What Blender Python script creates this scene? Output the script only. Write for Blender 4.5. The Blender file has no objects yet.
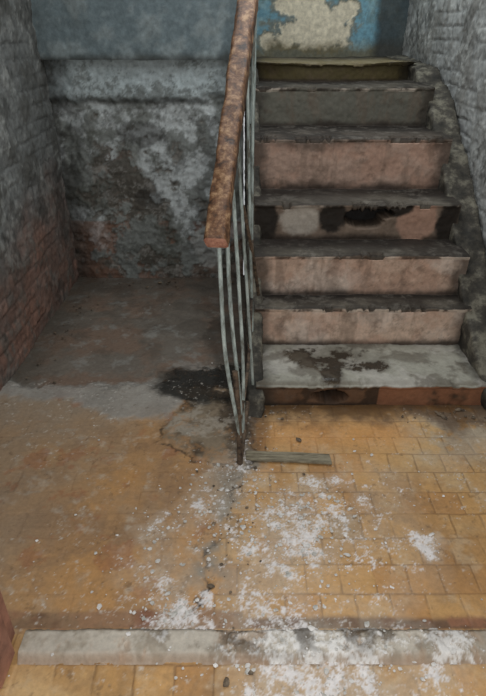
import bpy, bmesh, math, random
import numpy as np
from mathutils import Vector
random.seed(4); rng=np.random.RandomState(7)
sc=bpy.context.scene
try: sc.view_settings.view_transform='Standard'
except Exception: pass

# ---------------- noise helpers ----------------
LAT=rng.rand(256,256)
def vn(x,y):
    xi=np.floor(x).astype(int); yi=np.floor(y).astype(int)
    fx=x-xi; fy=y-yi; fx=fx*fx*(3-2*fx); fy=fy*fy*(3-2*fy)
    a=LAT[xi%256,yi%256]; b=LAT[(xi+1)%256,yi%256]; c=LAT[xi%256,(yi+1)%256]; d=LAT[(xi+1)%256,(yi+1)%256]
    return (a*(1-fx)+b*fx)*(1-fy)+(c*(1-fx)+d*fx)*fy
def fbm(x,y,f,o=5,seed=0,g=.62):
    s=0;a=1;t=0
    x=np.asarray(x,float);y=np.asarray(y,float)
    ca,sa=math.cos(.6),math.sin(.6)
    for i in range(o):
        s=s+a*vn(x*f+seed*17.3+i*31.7,y*f+seed*7.9+i*11.1); t+=a; a*=g; f*=2.03
        x,y=x*ca-y*sa,x*sa+y*ca
    return np.clip((s/t-.5)*1.15+.5,0,1)
def sst(e0,e1,x):
    t=np.clip((x-e0)/(e1-e0),0,1); return t*t*(3-2*t)
def lin(c):
    c=np.asarray(c,float)/255.
    return np.where(c<=.04045,c/12.92,((c+.055)/1.055)**2.4)
def mix(a,b,m):
    return a*(1-m[...,None])+np.asarray(b)*m[...,None]
def blob(x,y,cx,cy,rx,ry=None):
    ry=ry or rx
    return np.clip(1-((x-cx)/rx)**2-((y-cy)/ry)**2,-1,1)
def polysd(x,y,pts):
    d=np.full(x.shape,1e9); ins=np.zeros(x.shape,bool)
    n=len(pts)
    for i in range(n):
        x0,y0=pts[i]; x1,y1=pts[(i+1)%n]
        ex,ey=x1-x0,y1-y0
        t=np.clip(((x-x0)*ex+(y-y0)*ey)/(ex*ex+ey*ey),0,1)
        d=np.minimum(d,np.hypot(x-x0-t*ex,y-y0-t*ey))
        c=((y0>y)!=(y1>y))
        xx=(x1-x0)*(y-y0)/((y1-y0) if y1!=y0 else 1e-9)+x0
        ins^= c&(x<xx)
    return np.where(ins,d,-d)

# ---------------- materials ----------------
def attr_mat(name,rough=.85,fine=90,amt=.35,bump=.35,spec=.3,wet=False):
    m=bpy.data.materials.new(name); m.use_nodes=True; nt=m.node_tree; N=nt.nodes; L=nt.links
    b=N['Principled BSDF']
    at=N.new('ShaderNodeAttribute'); at.attribute_name='Col'
    tc=N.new('ShaderNodeTexCoord')
    n=N.new('ShaderNodeTexNoise'); n.inputs['Scale'].default_value=fine; n.inputs['Detail'].default_value=6; n.inputs['Roughness'].default_value=.7
    L.new(tc.outputs['Object'],n.inputs['Vector'])
    mr=N.new('ShaderNodeMapRange'); mr.inputs['From Min'].default_value=.25; mr.inputs['From Max'].default_value=.75
    mr.inputs['To Min'].default_value=1-amt; mr.inputs['To Max'].default_value=1+amt
    L.new(n.outputs['Fac'],mr.inputs['Value'])
    mx=N.new('ShaderNodeVectorMath'); mx.operation='SCALE'
    L.new(at.outputs['Color'],mx.inputs[0]); L.new(mr.outputs['Result'],mx.inputs['Scale'])
    L.new(mx.outputs[0],b.inputs['Base Color'])
    b.inputs['Roughness'].default_value=rough; b.inputs['Specular IOR Level'].default_value=spec
    if wet:
        r=N.new('ShaderNodeMapRange'); r.inputs['To Min'].default_value=.12; r.inputs['To Max'].default_value=rough
        L.new(at.outputs['Alpha'],r.inputs['Value']); L.new(r.outputs['Result'],b.inputs['Roughness'])
    bp=N.new('ShaderNodeBump'); bp.inputs['Strength'].default_value=bump; bp.inputs['Distance'].default_value=.004
    L.new(n.outputs['Fac'],bp.inputs['Height']); L.new(bp.outputs['Normal'],b.inputs['Normal'])
    return m
def noise_mat(name,c1,c2,c3=None,scale=12,rough=.8,bump=.5,stretch=(1,1,1),lo=.38,hi=.62):
    m=bpy.data.materials.new(name); m.use_nodes=True; nt=m.node_tree; N=nt.nodes; L=nt.links
    b=N['Principled BSDF']; tc=N.new('ShaderNodeTexCoord'); mp=N.new('ShaderNodeMapping'); mp.inputs['Scale'].default_value=stretch
    n=N.new('ShaderNodeTexNoise'); n.inputs['Scale'].default_value=scale; n.inputs['Detail'].default_value=8; n.inputs['Roughness'].default_value=.7
    L.new(tc.outputs['Object'],mp.inputs[0]); L.new(mp.outputs[0],n.inputs['Vector'])
    r=N.new('ShaderNodeValToRGB'); r.color_ramp.elements[0].position=lo; r.color_ramp.elements[1].position=hi
    r.color_ramp.elements[0].color=(*lin(c1),1); r.color_ramp.elements[1].color=(*lin(c2),1)
    if c3 is not None:
        e=r.color_ramp.elements.new((lo+hi)/2); e.color=(*lin(c3),1)
    L.new(n.outputs['Fac'],r.inputs[0]); L.new(r.outputs[0],b.inputs['Base Color'])
    b.inputs['Roughness'].default_value=rough
    bp=N.new('ShaderNodeBump'); bp.inputs['Strength'].default_value=bump; bp.inputs['Distance'].default_value=.005
    L.new(n.outputs['Fac'],bp.inputs['Height']); L.new(bp.outputs['Normal'],b.inputs['Normal'])
    return m
M_floor=attr_mat('worn_floor',rough=.5,fine=60,amt=.18,bump=.22,spec=.35,wet=True)
M_wall=attr_mat('peeling_plaster',rough=.7,fine=30,amt=.36,bump=.6)
M_stair=attr_mat('worn_concrete_steps',rough=.7,fine=40,amt=.24,bump=.22,wet=True)
M_rubble=noise_mat('grimy_rubble',(34,32,26),(118,114,100),(64,60,52),scale=9,bump=.6)
M_wood=noise_mat('worn_handrail_paint',(44,30,20),(168,136,102),(108,74,48),scale=30,bump=.6,rough=.55,lo=.36,hi=.66)
M_end=noise_mat('bare_handrail_end',(140,92,74),(194,146,124),scale=40,rough=.8)
M_bar=noise_mat('flaking_rail_paint',(90,88,78),(184,196,190),(144,156,152),scale=30,rough=.6,stretch=(1,1,.3))
M_rust=noise_mat('rusty_iron',(36,28,22),(108,90,72),scale=35,rough=.8)
M_plank=noise_mat('weathered_plank',(92,84,66),(150,142,120),scale=20,stretch=(.5,4,1),rough=.8)
M_jamb=noise_mat('red_brown_jamb_paint',(120,84,70),(172,124,104),scale=10,rough=.6)
M_chip=noise_mat('plaster_chip',(170,168,160),(232,229,225),scale=25,rough=.9)
M_ceil=noise_mat('dim_ceiling',(80,80,76),(130,130,124),scale=5)

def grid(name,O,U,V,lu,lv,res,fun,mat,flip=False):
    O=np.array(O,float);U=np.array(U,float);V=np.array(V,float)
    nu=int(lu/res)+1; nv=int(lv/res)+1
    u=np.linspace(0,lu,nu); v=np.linspace(0,lv,nv)
    uu,vv=np.meshgrid(u,v)
    r=fun(uu,vv); col,h=r[0],r[1]; wet=r[2] if len(r)>2 else None
    Nn=np.cross(U,V)*(-1 if flip else 1)
    P=O+uu[...,None]*U+vv[...,None]*V+h[...,None]*Nn
    return mk(name,P,col,mat,flip,wet)
def mk(name,P,col,mat,flip=False,wet=None):
    nv,nu=P.shape[:2]
    idx=np.arange(nu*nv).reshape(nv,nu)
    q=np.stack([idx[:-1,:-1],idx[:-1,1:],idx[1:,1:],idx[1:,:-1]],-1).reshape(-1,4)
    if flip: q=q[:,::-1]
    me=bpy.data.meshes.new(name)
    me.vertices.add(nu*nv); me.vertices.foreach_set('co',P.reshape(-1).astype(np.float32))
    me.loops.add(q.size); me.loops.foreach_set('vertex_index',q.reshape(-1).astype(np.int32))
    me.polygons.add(len(q)); me.polygons.foreach_set('loop_start',np.arange(0,q.size,4,dtype=np.int32))
    me.update(calc_edges=True)
    a=me.color_attributes.new('Col','FLOAT_COLOR','POINT')
    c=np.ones((nu*nv,4),np.float32); c[:,:3]=np.clip(col.reshape(-1,3),0,1)
    if wet is not None: c[:,3]=np.clip(1-wet.reshape(-1),0,1)
    a.data.foreach_set('color',c.reshape(-1))
    me.polygons.foreach_set('use_smooth',np.ones(len(q),bool))
    me.materials.append(mat); me.validate()
    o=bpy.data.objects.new(name,me); sc.collection.objects.link(o); return o

# ---------------- floor ----------------
XL,XR=-1.18,1.28; Y0,Y1=-.3,3.64
def floorfun(u,v):
    x=u+XL-.05; y=v+Y0
    n1=fbm(x,y,2.2,6,1); n2=fbm(x,y,7,6,2); n3=fbm(x,y,22,5,3,.7); n4=fbm(x,y,4,6,9); n5=fbm(x,y,12,6,14,.7); n6=fbm(x,y,3,7,40,.8)
    wx=x+(fbm(x,y,9,5,4)-.5)*.12; wy=y+(fbm(x,y,9,5,5)-.5)*.12
    T=.108
    gy=(y+.012*(n4-.5)); row=np.floor(gy/T); fy=gy/T-row
    ri=row.astype(int)
    off=LAT[ri%256,3]*.35+.5*(ri%2)
    tx=(x+.012*(n2-.5))/T+off; colm=np.floor(tx); fx=tx-colm
    tr=LAT[(colm.astype(int)*7+13)%256,(ri*5+31)%256]; tr2=LAT[(colm.astype(int)*3+91)%256,(ri*11+7)%256]
    edge=np.minimum(np.minimum(fx,1-fx),np.minimum(fy,1-fy))*T
    grout=1-sst(.001,.0045,edge)
    tile=lin((190,148,94))*(0.9+.2*tr)[...,None]
    tile=mix(tile,lin((180,130,78)),(tr2>.72)*.5)
    tile=mix(tile,lin((206,178,134)),sst(.40,.68,n1)*.55)
    tile=mix(tile,lin((154,116,74)),sst(.44,.7,n2)*.5)
    tile=mix(tile,lin((134,106,74)),sst(.50,.72,n6)*.45)
    tile=mix(tile,lin((198,178,148)),sst(.5,.74,n5)*.4)
    tile=mix(tile,lin((108,80,50)),grout*.6*sst(.34,.56,n4+.05))
    missing=(tr<.03)&(y>1.1)
    tile=mix(tile,lin((150,128,100)),missing*.5)
    col=tile.copy(); h=-.0014*grout+(tr-.5)*.002-missing*.003
    E=[(.08,2.15),(.07,1.75),(-.02,1.63),(-.05,1.47),(-.08,1.25),(-.12,1.09),(-.2,.96),(-.2,-1),(2,-1),(2,2.15)]
    sdE=polysd(wx,wy,E)
    left=lin((172,134,92))*(.88+.24*n1)[...,None]
    left=mix(left,lin((186,140,86)),sst(.38,.6,n4)*.7)
    left=mix(left,lin((160,138,112)),sst(.44,.7,n2)*.5)
    left=mix(left,lin((138,108,80)),sst(.50,.74,n6)*.5)
    left=mix(left,lin((136,108,80)),sst(.5,.74,n5)*.4)
    left=mix(left,lin((116,84,56)),grout*.22*sst(.4,.55,n2))
    left=mix(left,lin((196,186,170)),sst(.58,.8,n3)*.4)
    left=mix(left,lin((140,128,112)),sst(-.45,-.95,x+.2*(n2-.5))*.5)
    left=mix(left,lin((150,138,122)),sst(1.75,2.12,y+.3*(n4-.5))*.6)
    left=mix(left,lin((150,88,56)),sst(.62,.72,fbm(x,y,8,5,88))*.35)
    mL=1-sst(-.02,.03,sdE)
    mL=np.where(y<.95,mL*0,mL)
    col=mix(col,left,mL); h=h*(1-.5*mL)+.002*mL*(n2-.3)
    cr=np.exp(-(sdE/.045)**2)*(y>.97)*(y<1.72)
    col=mix(col,lin((124,114,100)),np.clip(cr*sst(.34,.6,n2)*1.1,0,1))
    cr2=np.exp(-(sdE/.006)**2)*(y>.97)*(y<1.7)*sst(.44,.56,n4); col=mix(col,lin((52,44,36)),cr2); h-=.004*cr2
    ymask=sst(2.2,2.25,wy+.02*(x+.6))*(x<.12)
    alc=lin((116,108,98))*(.75+.5*n1)[...,None]
    alc=mix(alc,lin((130,104,86)),sst(.42,.66,n4)*.6)
    alc=mix(alc,lin((84,78,70)),sst(.46,.7,n2)*.55)
    alc=mix(alc,lin((150,150,144)),sst(.54,.76,n5)*.5)
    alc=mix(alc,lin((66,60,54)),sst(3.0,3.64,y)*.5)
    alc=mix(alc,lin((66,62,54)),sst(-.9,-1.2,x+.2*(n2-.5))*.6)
    wet=sst(.3,.6,np.clip(blob(wx,wy,-.08,2.75,.2,.4),0,1)+.5*(n2-.5)); alc=mix(alc,lin((58,52,46)),wet*.5)
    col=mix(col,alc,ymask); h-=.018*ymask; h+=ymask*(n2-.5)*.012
    B=[(-1.3,2.26),(-.31,2.27),(-.24,2.1),(-.35,1.96),(-.6,1.99),(-.85,2.1),(-1.3,2.16)]
    sB=sst(-.02,.03,polysd(wx,wy,B))
    col=mix(col,lin((150,148,142))*(.7+.6*n2)[...,None],sB*.8); h+=.005*sB
    C=[(-.44,2.2),(-.36,2.40),(-.04,2.45),(.08,2.44),(.02,2.06),(-.25,2.08)]
    D=[(-.27,2.12),(.07,2.12),(.06,1.76),(-.02,1.64),(-.2,1.68),(-.36,1.8),(-.33,1.95)]
    sD=sst(-.012,.025,polysd(wx,wy,D))
    dc=mix(lin((130,116,96))*(.65+.7*n2)[...,None],lin((64,52,38)),sst(.42,.6,n4))
    dc=mix(dc,lin((170,162,148)),sst(.54,.7,n5)*.6)
    dc=mix(dc,lin((172,128,82)),sst(.52,.64,n6)*.5)
    col=mix(col,dc,sD*.95); h+=.007*sD
    rim=np.exp(-((polysd(wx,wy,D)+.004)/.006)**2)*(y<1.95); col=mix(col,lin((40,32,24)),rim*.85*sst(.3,.45,n2))
    sC=sst(-.05,.03,polysd(wx,wy,C)); cm=sC*sst(.24,.44,n2+.05)
    col=mix(col,lin((30,28,25)),cm*.92)
    wetm=np.clip(cm,0,1)
    h=h*(1-.6*cm)
    fr=sst(.55,.95,x+.3*(n2-.5)+.2*(n4-.5))*sst(1.5,1.95,y)*sst(.33,.55,n5+.05)
    col=mix(col,lin((172,164,148)),fr*.8)
    or_=sst(1.70,1.84,y)*(1-sst(1.88,2.0,y))*(x>.06)*(1-sst(.6,.85,x)); col=mix(col,lin((210,148,80)),or_*.55)
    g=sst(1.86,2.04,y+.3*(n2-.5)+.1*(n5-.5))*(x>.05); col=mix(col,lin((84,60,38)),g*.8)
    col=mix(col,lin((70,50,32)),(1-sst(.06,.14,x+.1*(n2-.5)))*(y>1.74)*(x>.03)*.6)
    rb=sst(.962,.972,y+.01*(n2-.5))*(1-sst(1.01,1.03,y+.03*(n2-.5)+.02*(x>0)))
    rc=mix(lin((136,92,70))*(.7+.6*n1)[...,None],lin((78,66,54)),sst(.44,.6,n2)*.7)
    rc=mix(rc,lin((156,128,98)),sst(.5,.66,n4)*.6)
    rc=mix(rc,lin((58,50,42)),sst(-.05,.1,x)*(1-sst(.35,.6,x))*.6)
    col=mix(col,rc,rb*.9)
    W=0
    for cx,cy,r,s in [(.16,1.29,.24,.95),(.28,1.42,.18,.9),(.10,1.2,.18,.9),(.4,1.5,.14,.65),(-.2,1.02,.16,1),(-.3,1.33,.09,.9),(-.1,1.43,.18,.7),(.66,1.29,.06,1.1),(.64,1.25,.06,1.1),(.62,1.31,.05,1),
                      (.2,1.0,.2,.65),(.22,.80,.30,1.05),(.5,.84,.14,.9),(.0,1.05,.18,.75),(.4,1.0,.12,.65),(-.02,1.6,.15,.7),(.0,1.8,.07,.6),(.12,1.1,.2,.7),(.45,1.25,.25,.5),(-.3,1.15,.15,.6),(.5,1.5,.2,.45),(-.1,1.2,.2,.5)]:
        W=np.maximum(W,s*np.clip(blob(wx,wy,cx,cy,r),0,1)**.7)
    nn=fbm(x,y,18,7,33,.88)
    wm=sst(.63,.77,nn*.85+W*.27)*sst(.02,.3,W)
    hz=np.clip(W,0,1)*.5*sst(.2,.6,n2); col=mix(col,lin((196,184,166)),hz)  # whitish flash haze around the smears, painted into the floor colour
    col=mix(col,lin((228,225,224)),wm*.88); h+=wm*.003*n3
    spk=sst(.70,.80,fbm(x,y,55,4,51,.8))*(y<2.3)*sst(.4,.55,n4); col=mix(col,lin((206,200,190)),spk*.6)
    dsp=sst(.66,.8,fbm(x,y,35,5,61,.8)); col=mix(col,lin((96,76,56)),dsp*.45)
    h+=(n3-.5)*.0022*(1-wetm)
    return col,h,wetm
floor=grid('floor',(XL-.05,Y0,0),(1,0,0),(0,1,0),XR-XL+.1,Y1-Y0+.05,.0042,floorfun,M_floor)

# ---------------- staircase ----------------
SX0,SX1=.09,1.10
front=[2.06,2.43,2.58,2.81,3.11,3.54,3.93]; top=[.113,.325,.543,.735,1.01,1.225,1.335]; YB=4.88
prof=[];meta=[]
res=.006
def seg(p,q,k,kind):
    L=math.dist(p,q); n=max(2,int(L/res))
    for i in range(n):
        t=i/n; prof.append((p[0]+(q[0]-p[0])*t,p[1]+(q[1]-p[1])*t)); meta.append((k,kind,t))
z=0
for k in range(7):
    f=front[k]; nb=front[k+1] if k<6 else YB
    nose=.008 if k<6 else .03; th=.022
    seg((f+nose,z),(f+nose*.6,top[k]-th),k,0)
    seg((f+nose*.6,top[k]-th),(f,top[k]-th+.006),k,1)
    seg((f,top[k]-th+.006),(f,top[k]-.006),k,1)
    seg((f,top[k]-.006),(f+.012,top[k]),k,2)
    seg((f+.012,top[k]),(nb+(.012 if k<6 else 0),top[k]),k,2)
    z=top[k]
prof=np.array(prof); meta=np.array(meta)
nx=int((SX1-SX0+.06)/res)+1; xs=np.linspace(SX0-.03,SX1+.03,nx)
X,_=np.meshgrid(xs,prof[:,0]); Y=np.repeat(prof[:,0][:,None],nx,1); Z=np.repeat(prof[:,1][:,None],nx,1)
K=np.repeat(meta[:,0][:,None],nx,1); KD=np.repeat(meta[:,1][:,None],nx,1); TT=np.repeat(meta[:,2][:,None],nx,1)
S=np.repeat(np.concatenate([[0],np.cumsum(np.hypot(*np.diff(prof,axis=0).T))])[:,None],nx,1)
n1=fbm(X,S,3,6,71); n2=fbm(X,S,9,6,72); n3=fbm(X,S,26,5,73,.7); n4=fbm(X,S,5,6,74); n5=fbm(X,S,16,6,75,.8); nv_=fbm(X*3,S*.6,6,5,76)
ris=[(104,78,58),(206,180,160),(198,170,150),(122,106,92),(168,142,126),(98,96,86),(90,80,52)]
trd=[(156,154,142),(98,92,82),(90,84,74),(100,94,84),(78,70,62),(76,70,60),(124,112,82)]
col=np.zeros(X.shape+(3,))
for k in range(7):
    m=(K==k)
    col=np.where((m&(KD<1.5))[...,None],lin(ris[k]),col)
    col=np.where((m&(KD>1.5))[...,None],lin(trd[k]),col)
col=col*(.86+.28*n1)[...,None]
rm=(KD<=1)
RH=np.array([.113,.212,.218,.192,.275,.215,.11]); ZB=np.array([0,.113,.325,.543,.735,1.01,1.225])
Ki=K.astype(int); zt=(Z-ZB[Ki])/RH[Ki]
col=mix(col,lin((216,204,192)),rm*((K==1)|(K==2))*sst(.44,.68,n4)*.5)
col=mix(col,lin((176,134,112)),rm*((K==1)|(K==2)|(K==4))*sst(.46,.66,n2)*.35)
col=mix(col,lin((98,82,68)),rm*sst(.50,.76,n5)*.45)
col=mix(col,lin((104,88,74)),rm*sst(.52,.72,nv_)*.4)
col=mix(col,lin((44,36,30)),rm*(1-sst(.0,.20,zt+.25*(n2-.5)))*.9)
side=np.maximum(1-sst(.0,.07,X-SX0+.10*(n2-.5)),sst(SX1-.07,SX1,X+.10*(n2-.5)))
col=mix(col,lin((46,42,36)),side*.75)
ed=((KD==1)&(K>0)&(K<6)).astype(float); col=mix(col,lin((214,200,184)),ed*sst(.36,.5,n4)*.6); col=mix(col,lin((50,42,34)),ed*sst(.5,.62,n2)*.8)
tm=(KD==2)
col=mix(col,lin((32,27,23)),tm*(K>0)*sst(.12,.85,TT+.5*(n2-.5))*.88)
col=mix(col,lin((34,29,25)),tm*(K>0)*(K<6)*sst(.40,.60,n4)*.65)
col=mix(col,lin((150,144,134)),tm*(K>0)*sst(.52,.7,n5)*.25)
t0=(K==0)&tm
b1=np.maximum.reduce([blob(X,Y,.45,2.30,.22,.10),blob(X,Y,.58,2.24,.12,.07),.8*blob(X,Y,.34,2.36,.13,.06),.8*blob(X,Y,.42,2.17,.05,.14)])
st=sst(.05,.45,b1+2.4*(n2-.5)+1.6*(n5-.5))*(b1>-.9)
col=mix(col,lin((72,62,48)),t0*sst(-.8,.4,b1+1.5*(n2-.5))*.5)
col=mix(col,lin((40,32,24)),t0*st*.9)
col=mix(col,lin((88,74,56)),t0*(1-sst(.0,.12,TT+.2*(n2-.5)))*.5)
col=mix(col,lin((186,182,174)),t0*sst(.5,.68,n4)*(1-st)*.5)
col=mix(col,lin((92,84,72)),t0*sst(.50,.66,n2)*.6)
r0=(K==0)&rm
col=mix(col,lin((56,44,34)),r0*sst(.38,.54,n2)*.8)
col=mix(col,lin((152,104,76)),r0*(X>.62)*sst(.36,.52,n4)*.7)
r3=(K==3)&rm
col=mix(col,lin((178,170,158)),r3*sst(.0,.5,blob(X,Z,.29,.65,.13,.10)+1.2*(n2-.5))*.8)
col=mix(col,lin((176,140,120)),r3*sst(.0,.5,blob(X,Z,.92,.65,.12,.12)+1.2*(n2-.5))*.8)
dk=np.maximum.reduce([blob(X,Z,.13,.64,.07,.14),blob(X,Z,.47,.66,.08,.10),blob(X,Z,1.07,.64,.06,.14),blob(X,Z,.75,.71,.14,.05)])
col=mix(col,lin((40,34,28)),r3*sst(-.1,.4,dk+1.5*(n2-.5)))
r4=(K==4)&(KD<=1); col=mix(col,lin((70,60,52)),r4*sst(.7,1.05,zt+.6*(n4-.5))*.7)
col=mix(col,lin((44,37,32)),((K==3)|(K==2))*tm*sst(.33,.6,n1)*.65)
dy=(n2-.5)*.014+(n3-.5)*.004; dz=(n2-.5)*.008+(n3-.5)*.003+(n1-.5)*.02*tm
dy=dy+(K==6)*.12*((X-.6)/.5)**2*(KD<=2)*(TT<1)*np.where(KD==2,1-TT,1)
hole=np.zeros_like(X)
hb=np.maximum(blob(X,Z,.64,.655,.11,.06),blob(X,Z,.72,.68,.07,.03))
hole=np.maximum(hole,((K==3)&(KD==0))*sst(.0,.25,hb+1.0*(n2-.5)+.4*(n5-.5)))
hole=np.maximum(hole,((K==0)&(KD==0))*sst(.0,.3,blob(X,Z,.40,.05,.09,.04)+1.2*(n2-.5)))
dy=dy+hole*.13; col=mix(col,lin((12,10,9)),hole*.97)  # holes pushed in, their inner shade painted near-black as well
cn=fbm(X,K*3.1,9,5,80,.7)
chip=(KD>=1)*np.where(KD==2,TT<.12,True)*sst(.52,.66,cn); chip=np.where((K==0)|(K==6),chip*.4,chip)
dz=dz-chip*.024; dy=dy+chip*.010; col=mix(col,lin((84,72,60)),chip*.55)
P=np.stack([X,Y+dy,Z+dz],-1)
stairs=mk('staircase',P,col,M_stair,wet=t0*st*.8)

def rough(name,poly,x0,x1,mat,voxel=.018,amp=.03,size=.08,parent=None):
    bm=bmesh.new()
    a=[bm.verts.new((x0,y,z)) for y,z in poly]; b=[bm.verts.new((x1,y,z)) for y,z in poly]
    bm.faces.new(a); bm.faces.new(b[::-1]); n=len(poly)
    for i in range(n): bm.faces.new((a[i],b[i],b[(i+1)%n],a[(i+1)%n]))
    bmesh.ops.recalc_face_normals(bm,faces=bm.faces)
    me=bpy.data.meshes.new(name); bm.to_mesh(me); bm.free(); me.materials.append(mat)
    o=bpy.data.objects.new(name,me); sc.collection.objects.link(o)
    r=o.modifiers.new('r','REMESH'); r.mode='VOXEL'; r.voxel_size=voxel; r.use_smooth_shade=True
    t=bpy.data.textures.new(name+'_t','CLOUDS'); t.noise_scale=size; t.noise_depth=4
    d=o.modifiers.new('d','DISPLACE'); d.texture=t; d.strength=amp; d.mid_level=.5; d.texture_coords='LOCAL'
    if parent: o.parent=parent
    return o
def stair_poly(zoff,y0,y1,zb=0.0):
    return [(y0,zb),(2.02,.05+zoff),(2.43,.27+zoff),(2.81,.60+zoff),(3.11,.84+zoff),(3.54,1.12+zoff),(3.95,1.28+zoff),(y1,1.32+zoff),(y1,zb)]
strL=rough('stringer_left',stair_poly(.02,1.96,4.8),.02,.095,M_rubble,voxel=.012,amp=.03,size=.06)
strR=rough('stringer_right',stair_poly(.03,2.02,4.8),1.10,1.25,M_rubble,voxel=.014,amp=.035,size=.10)
strL.parent=stairs; strR.parent=stairs

# ---------------- walls ----------------
def brick(u,v,bl=.25,bh=.078):
    r=np.floor(v/bh); fv=v/bh-r; t=u/bl+.5*(r.astype(int)%2); c=np.floor(t); fu=t-c
    e=np.minimum(np.minimum(fu,1-fu)*bl,np.minimum(fv,1-fv)*bh)
    return sst(.001,.010,e),LAT[(c.astype(int)*5+3)%256,(r.astype(int)*3+9)%256]
def brickwall(seed,paint,low,bk,lt,lowh=.75,red=.7):
    def f(u,v):
        n1=fbm(u,v,2,6,seed);n2=fbm(u,v,7,6,seed+1);n3=fbm(u,v,20,5,seed+2,.7);n4=fbm(u,v,3.5,6,seed+3);n5=fbm(u,v,12,6,seed+4,.8)
        wu=u+.05*(n2-.5); wv=v+.035*(n4-.5)+.02*(n5-.5)
        b,tr=brick(wu,wv)
        cover=sst(.38,.56,n4*.6+.4*n2)
        bb=1-(1-b)*(1-.85*cover)
        col=lin(paint)*(.68+.64*n1)[...,None]*(1+.25*(tr-.5)*(1-cover))[...,None]
        col=mix(col,lin(low),sst(.46,.64,n2)*.6)
        col=mix(col,lin(lt),sst(.5,.64,n5*.6+.4*n4)*.65)
        lb=1-sst(.1,lowh,v+.9*(n1-.5))
        col=mix(col,lin(bk)*(.7+.6*tr)[...,None],lb*red*(1-.3*cover))
        col=mix(col,lin((96,96,90)),lb*sst(.48,.66,n5)*.6)
        col=mix(col,lin((40,38,34)),(1-bb)*.36)
        col=mix(col,lin((42,40,36)),sst(.54,.66,n3*.4+n4*.6)*.55)
        h=.006*bb+(n2-.5)*.028+(n5-.5)*.012+(n3-.5)*.007+.006*(tr-.5)*(1-cover)
        return col,h
    return f
WH=2.7
wl=grid('wall_left',(XL,.97,-.03),(0,1,0),(0,0,1),2.7,WH,.009,brickwall(101,(110,112,110),(72,70,64),(130,94,78),(156,158,154),.9,.8),M_wall)
wr=grid('wall_right',(XR,.97,-.03),(0,1,0),(0,0,1),3.98,WH,.009,brickwall(131,(160,162,160),(116,114,108),(116,104,94),(196,198,194),.7,.6),M_wall,flip=True)
def backfun(u,v):
    x=u+XL-.03; z=v-.03
    n1=fbm(x,z,2.2,6,151);n2=fbm(x,z,7,6,152);n3=fbm(x,z,20,5,153,.7);n4=fbm(x,z,4,6,154);n5=fbm(x,z,13,6,155,.8)
    b,tr=brick(x+.05*(n2-.5),z+.04*(n4-.5))
    pl=lin((126,130,126))*(.72+.56*n1)[...,None]
    lt=n4+.35*np.clip(blob(x,z,-.32,.72,.35,.6),0,1)+.3*(n5-.5)
    pl=mix(pl,lin((188,194,194)),sst(.52,.66,lt)*.85)
    pl=mix(pl,lin((78,80,72)),sst(.50,.62,n2)*.7)
    pl=mix(pl,lin((60,60,54)),sst(.54,.68,n5)*.5)
    bk=lin((108,92,80))*(.7+.5*tr)[...,None]; bk=mix(bk,lin((58,54,48)),(1-b)*.45); bk=mix(bk,lin((80,80,74)),sst(.42,.58,n2)*.75); bk=mix(bk,lin((146,144,138)),sst(.50,.64,n5)*.6)
    ex=np.clip(blob(x,z,-.78,.70,.42,.50),0,1)*.24+.28*(1-sst(.0,.5,z))+n2*.55+.35*n1-.03+.3*(n5-.5)
    m=sst(.57,.64,ex)
    col=mix(pl,bk,m*.92); h=.018*(1-m)+.004*b*m+(n2-.5)*.04+(n5-.5)*.016+(n3-.5)*.008
    col=mix(col,lin((140,96,74)),(z<.4)*sst(.5,.62,n4+.1*m)*.45)
    wp=sst(.05,.3,blob(x,z,-.25,.2,.12,.16)+1.4*(n2-.5)); col=mix(col,lin((186,188,184)),wp*.7)
    dkp=sst(.1,.4,np.maximum(blob(x,z,-.65,.95,.18,.10),blob(x,z,-.62,.55,.1,.07))+1.5*(n2-.5)); col=mix(col,lin((50,48,44)),dkp*.6)
    up=sst(1.12,1.18,z+.08*(n2-.5)); col=mix(col,lin((176,188,190))*(.72+.4*n2)[...,None],up*.85); h+=up*.02
    col=mix(col,lin((88,90,84)),up*sst(.52,.64,n5)*.6)
    dl=np.exp(-((z-1.14-.05*(n4-.5))/.018)**2); col=mix(col,lin((50,50,46)),dl*.6*sst(.3,.5,n2+.05))
    cr=sst(-.98,-1.15,x+.1*(n2-.5)); col=mix(col,lin((40,38,34)),cr*.75*sst(.3,.5,n2+.1)); h-=cr*.02  # shaded corner pit: slight recess, its shade painted into the wall colour
    return col,h
wb=grid('wall_back',(XL-.03,3.64,-.03),(1,0,0),(0,0,1),1.21,WH,.008,backfun,M_wall)
def beamfun(u,v):
    n1=fbm(u,v,2,6,171);n2=fbm(u,v,8,6,172)
    c=lin((108,122,126))*(.75+.5*n1)[...,None]; c=mix(c,lin((154,164,164)),sst(.48,.7,n2)*.5)
    c=mix(c,lin((58,58,54)),(1-sst(0,.05,v+.05*(n2-.5)))*.8)
    c=mix(c,lin((70,72,66)),sst(.46,.7,n1)*.45)
    return c,(n2-.5)*.015
bf=grid('face',(XL-.03,3.56,1.365),(1,0,0),(0,0,1),1.21,1.3,.01,beamfun,M_wall)
bu=grid('underside',(XL-.03,3.56,1.365),(1,0,0),(0,1,0),1.21,.08,.01,lambda u,v:(lin((84,88,86))*(.7+.6*fbm(u,v,9,4,5))[...,None],(fbm(u,v,8,3,3)-.5)*.01),M_wall,flip=True)
be=bpy.data.objects.new('overhead_beam',None); sc.collection.objects.link(be); bf.parent=be; bu.parent=be
grid('wall_inner',(.0,3.64,-.03),(0,1,0),(0,0,1),1.27,WH,.012,lambda u,v:(lin((78,76,68))*(.5+1.0*fbm(u,v,5,5,201))[...,None],(fbm(u,v,8,4,202)-.5)*.015),M_wall)
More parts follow.
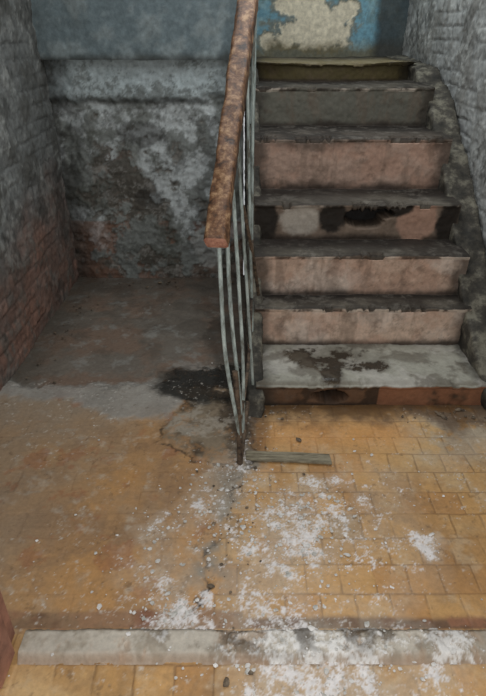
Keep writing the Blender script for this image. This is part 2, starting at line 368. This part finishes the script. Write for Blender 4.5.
def bluefun(u,v):
    x=u; z=v+1.2
    n1=fbm(x,z,3,6,221);n2=fbm(x,z,9,6,222);n3=fbm(x,z,24,5,223,.7);n4=fbm(x,z,5,6,224);n5=fbm(x,z,16,6,225,.8)
    c=lin((110,152,168))*(.8+.4*n1)[...,None]
    c=mix(c,lin((150,174,174)),sst(.44,.66,n2)*.5)
    c=mix(c,lin((100,112,100)),sst(.50,.7,n5)*.45)
    w=np.maximum.reduce([blob(x,z,.54,1.53,.34,.16),.9*blob(x,z,.40,1.68,.2,.12),.8*blob(x,z,.78,1.63,.12,.14),.8*blob(x,z,.32,1.45,.2,.08)])
    wm=w+1.6*(n2-.5)+.9*(n4-.5)+.7*(n5-.5)
    rimm=sst(-.3,.0,wm); c=mix(c,lin((118,106,80)),rimm*.65)
    pm=sst(.05,.35,wm); c=mix(c,lin((216,206,182))*(.78+.4*n3)[...,None],pm*.95)
    br=1-sst(1.37,1.47,z+.12*(n2-.5)); c=mix(c,lin((100,88,58)),br*.85)
    db=sst(1.0,1.08,x+.05*(n2-.5)); c=mix(c,lin((60,62,60))*(.6+.8*n2)[...,None],db*.9)
    return c,-.010*pm+.010*(n2-.5)-.02*db
grid('wall_stairhead',(.0,4.93,1.2),(1,0,0),(0,0,1),1.28,1.5,.007,bluefun,M_wall)

def tube(name,pts,r,mat,parent=None,res=3):
    cu=bpy.data.curves.new(name,'CURVE'); cu.dimensions='3D'; cu.bevel_depth=r; cu.bevel_resolution=res; cu.use_fill_caps=True; cu.resolution_u=8
    s=cu.splines.new('NURBS'); s.points.add(len(pts)-1)
    for p,q in zip(s.points,pts): p.co=(*q,1)
    s.use_endpoint_u=True; s.order_u=min(4,len(pts))
    cu.materials.append(mat)
    o=bpy.data.objects.new(name,cu); sc.collection.objects.link(o)
    dg=bpy.context.evaluated_depsgraph_get(); me=bpy.data.meshes.new_from_object(o.evaluated_get(dg)); bpy.data.objects.remove(o)
    for p in me.polygons: p.use_smooth=True
    o=bpy.data.objects.new(name,me); sc.collection.objects.link(o)
    if parent: o.parent=parent
    return o
rail=bpy.data.objects.new('stair_railing',None); sc.collection.objects.link(rail)
def railpt(d):
    X=np.interp(d,[1.66,2.0,2.49,3.0,3.6],[-.085,-.045,.022,.055,.07]); return (float(X),d,.925+.84*(d-1.66))
W,Hh=.070,.058
sec=[]
for cx,cz,a0 in [(W/2-.016,Hh/2-.016,0),(-W/2+.016,Hh/2-.016,90),(-W/2+.008,-Hh/2+.008,180),(W/2-.008,-Hh/2+.008,270)]:
    rr=.016 if cz>0 else .008
    for i in range(5):
        a=math.radians(a0+i*22.5); sec.append((cx+rr*math.cos(a),cz+rr*math.sin(a)))
bm=bmesh.new(); rings=[]
ds=np.linspace(1.66,3.6,120)
for i,d in enumerate(ds):
    p=Vector(railpt(d)); q=Vector(railpt(d+.02)); t=(q-p).normalized(); sx=t.cross(Vector((0,0,1))).normalized(); up=sx.cross(t)
    ring=[]
    for j,(a,b) in enumerate(sec):
        w=1+.18*(float(fbm(np.array([d*14]),np.array([j*.6]),1,3,5)[0])-.5)*2
        ring.append(bm.verts.new(p+sx*a*w+up*b*w))
    rings.append(ring)
n=len(sec)
for r1,r2 in zip(rings[:-1],rings[1:]):
    for j in range(n):
        f=bm.faces.new((r1[j],r1[(j+1)%n],r2[(j+1)%n],r2[j])); f.smooth=True
f=bm.faces.new(rings[0][::-1]); f.material_index=1
bm.faces.new(rings[-1]); bmesh.ops.recalc_face_normals(bm,faces=bm.faces)
me=bpy.data.meshes.new('handrail'); bm.to_mesh(me); bm.free(); me.materials.append(M_wood); me.materials.append(M_end)
o=bpy.data.objects.new('handrail',me); sc.collection.objects.link(o); o.parent=rail
def under(d,off=0):
    x,y,z=railpt(d); return (x+off,y,z-.03)
def strz(y): return float(np.interp(y,[1.66,2.02,2.43,2.81,3.11,3.54,3.95],[.0,.09,.31,.64,.88,1.16,1.32]))
tube('top_strip',[under(d) for d in np.linspace(1.69,3.58,12)],.009,M_rust,rail)
tube('newel_post',[(-.012,1.66,-.01),(-.012,1.665,.15),(-.02,1.68,.3),(-.03,1.70,.42)],.011,M_rust,rail)
tube('newel_foot',[(-.012,1.66,0),(.0,1.72,.06),(.02,1.95,.10)],.009,M_rust,rail)
tube('lower_chord',[(-.01,1.68,.22),(.03,2.02,.24),(.045,2.43,.46),(.05,2.81,.78),(.055,3.2,1.08)],.007,M_rust,rail)
tube('baluster_1',[under(1.70,.002),(-.072,1.69,.70),(-.072,1.68,.5),(-.035,1.67,.3),(-.012,1.665,.14)],.0075,M_bar,rail)
tube('baluster_2',[under(1.76,.02),(-.05,1.76,.72),(-.035,1.74,.5),(-.01,1.72,.3),(-.005,1.68,.15)],.0075,M_bar,rail)
tube('baluster_3',[under(1.84,.03),(-.02,1.84,.8),(-.008,1.84,.55),(.005,1.80,.35),(.0,1.76,.10)],.0070,M_bar,rail)
i=4
for d in (2.08,2.34,2.6,2.86,3.12,3.38):
    b=(.045,d+random.uniform(-.02,.03),strz(d)-.01)
    u=under(d,.014); mid=((u[0]+b[0])/2+.0,d,(u[2]+b[2])/2)
    tube('baluster_%d'%i,[u,(u[0],d,u[2]-.15),mid,b],.0065,M_bar,rail); i+=1
tube('loose_brace',[(.0,2.25,.88),(.05,2.35,.62),(.075,2.42,.40)],.008,M_rust,rail)

# ---------------- threshold ----------------
def thr(u,v):
    x=u-.62
    n1=fbm(x,v,4,6,301);n2=fbm(x,v,14,6,302);n3=fbm(x,v,40,5,303,.8); n4=fbm(x,v*.5,8,6,304,.8)
    vv=np.clip((v+.012*(n4-.5))/.105,0,1)
    prof_z=.024*sst(0,.22,vv)*(1-sst(.76,1,vv))
    c=lin((184,176,162))*(.76+.48*n1)[...,None]; c=mix(c,lin((140,126,106)),sst(.44,.66,n2)*.55)
    c=mix(c,lin((156,124,96)),(1-sst(.0,.03,v+.02*(n2-.5)))*.6); c=mix(c,lin((86,74,58)),sst(.075,.105,v+.03*(n2-.5))*.75)
    c=mix(c,lin((166,134,106)),sst(.48,.64,n4)*.45)
    W=np.maximum(np.clip(blob(x,v,.2,.05,.32,.12),0,1),.9*np.clip(blob(x,v,.58,.05,.10,.1),0,1))
    W=np.maximum(W,.6*np.clip(blob(x,v,-.2,.09,.14,.06),0,1))
    wm=sst(.58,.74,n3*.65+.2*n2+W*.30)*sst(.02,.25,W); c=mix(c,lin((230,228,224)),wm*.88)
    dk=sst(.48,.62,n2)*np.clip(blob(x,v,.15,.08,.5,.08),0,1); c=mix(c,lin((72,62,48)),dk*.8)
    return c,prof_z+(n3-.5)*.004+(n1-.5)*.008+wm*.003-.006*sst(.55,.68,n4)*(prof_z>.01)
th=grid('door_threshold',(-.62,.862,-.002),(1,0,0),(0,1,0),1.64,.105,.0035,thr,M_floor)

def rbox(name,lo,hi,mat,bev=.006,parent=None):
    bm=bmesh.new(); bmesh.ops.create_cube(bm,size=1)
    for v in bm.verts:
        for k in range(3): v.co[k]=lo[k]+(v.co[k]+.5)*(hi[k]-lo[k])
    bmesh.ops.bevel(bm,geom=list(bm.edges),offset=bev,segments=2,affect='EDGES')
    me=bpy.data.meshes.new(name); bm.to_mesh(me); bm.free(); me.materials.append(mat)
    o=bpy.data.objects.new(name,me); sc.collection.objects.link(o)
    if parent: o.parent=parent
    return o
df=bpy.data.objects.new('door_frame',None); sc.collection.objects.link(df)
rbox('jamb_left',(-.74,.78,0),(-.632,.90,2.15),M_jamb,.012,df); rbox('jamb_left_stop',(-.72,.90,0),(-.655,.955,2.15),M_jamb,.006,df)
rbox('jamb_right',(1.04,.80,0),(1.12,.955,2.15),M_jamb,.008,df)
rbox('head',(-.74,.80,2.15),(1.12,.955,2.23),M_jamb,.008,df)
rbox('ceiling',(XL-.1,.9,2.66),(XR+.1,5.0,2.74),M_ceil)

bm=bmesh.new()
pp=[(.012,1.735),(.10,1.728),(.22,1.724),(.352,1.712),(.356,1.655),(.2,1.668),(.09,1.672),(.012,1.682)]
a=[bm.verts.new((x,y,.004)) for x,y in pp]; b=[bm.verts.new((x,y,.014)) for x,y in pp]
bm.faces.new(a[::-1]); bm.faces.new(b)
for i in range(8): bm.faces.new((a[i],a[(i+1)%8],b[(i+1)%8],b[i]))
bmesh.ops.recalc_face_normals(bm,faces=bm.faces); bmesh.ops.bevel(bm,geom=list(bm.edges),offset=.002,segments=1,affect='EDGES')
me=bpy.data.meshes.new('wooden_plank'); bm.to_mesh(me); bm.free(); me.materials.append(M_plank)
o=bpy.data.objects.new('wooden_plank',me); sc.collection.objects.link(o)

def chips(name,clusters,mat,smin,smax):
    bm=bmesh.new()
    for cx,cy,rx,ry,z0,cnt in clusters:
        for _ in range(cnt):
            x=random.gauss(cx,rx);y=random.gauss(cy,ry)
            if not(-1.1<x<1.2) : continue
            if x>0.0 and y>2.03: continue
            if .0<x<.37 and 1.64<y<1.75: continue
            s=random.uniform(smin,smax)*(.5+random.random()**3*2.4)
            r=bmesh.ops.create_icosphere(bm,subdivisions=1,radius=s)
            an=random.uniform(0,6.28); sx=random.uniform(.7,1.6); ca,sa=math.cos(an),math.sin(an)
            zz=z0
            if .87<y<.965: zz=.024
            for v in r['verts']:
                px,py,pz=v.co; px*=sx*random.uniform(.7,1.3); py*=random.uniform(.7,1.3); pz*=.4
                v.co=(x+px*ca-py*sa,y+px*sa+py*ca,zz+pz+s*.25)
    me=bpy.data.meshes.new(name); bm.to_mesh(me); bm.free(); me.materials.append(mat)
    o=bpy.data.objects.new(name,me); sc.collection.objects.link(o)
chips('plaster_debris',[(.16,1.29,.15,.10,.001,380),(.3,1.43,.12,.07,.001,170),(-.2,1.03,.08,.03,.001,150),(-.05,1.45,.12,.12,.001,200),(-.3,1.33,.05,.04,.001,30),
   (.2,.86,.2,.07,.001,280),(.0,1.2,.3,.2,.001,280),(-.05,1.6,.10,.08,.002,120),(-.3,2.0,.3,.2,.003,20),(.64,1.27,.02,.02,.001,16),(.55,1.5,.3,.2,.001,70),(-.6,2.8,.3,.4,-.012,18)],M_chip,.0013,.0033)
M_dirt=noise_mat('rubble_crumbs',(52,44,36),(128,112,92),scale=30)
chips('rubble_debris',[(.0,1.7,.12,.1,.003,50),(.95,1.99,.12,.03,.002,50),(.12,2.0,.1,.02,.002,25),(-.03,1.3,.05,.25,.001,40),(-1.05,2.8,.05,.4,-.01,60),(-.5,3.5,.4,.06,-.01,80)],M_dirt,.002,.006)

w=bpy.data.worlds.new('world'); sc.world=w; w.use_nodes=True
w.node_tree.nodes['Background'].inputs[0].default_value=(.88,.90,.92,1); w.node_tree.nodes['Background'].inputs[1].default_value=.56
def area(name,loc,rot,size,e,c):
    l=bpy.data.lights.new(name,'AREA'); l.size=size; l.energy=e; l.color=c
    o=bpy.data.objects.new(name,l); o.location=loc; o.rotation_euler=rot; sc.collection.objects.link(o)
area('overhead_fill',(.3,2.5,2.6),(0,0,0),1.4,24,(.95,.98,1))  # soft fill lamp added under the closed ceiling, not a window
area('stairhead_fill',(.7,3.9,2.55),(math.radians(15),0,0),.7,9,(.9,.97,1))  # small fill lamp under the ceiling, no window modelled above the stairs
l=bpy.data.lights.new('phone_flash','POINT'); l.energy=50; l.color=(1,.99,.97); l.shadow_soft_size=.03
o=bpy.data.objects.new('phone_flash',l); o.location=(.10,-.02,1.58); sc.collection.objects.link(o)

cam=bpy.data.cameras.new('camera'); cam.sensor_fit='VERTICAL'; cam.sensor_height=24; cam.lens=24*546/696
co=bpy.data.objects.new('camera',cam); co.location=(0,0,1.5); co.rotation_euler=(math.radians(60),0,0); sc.collection.objects.link(co); sc.camera=co
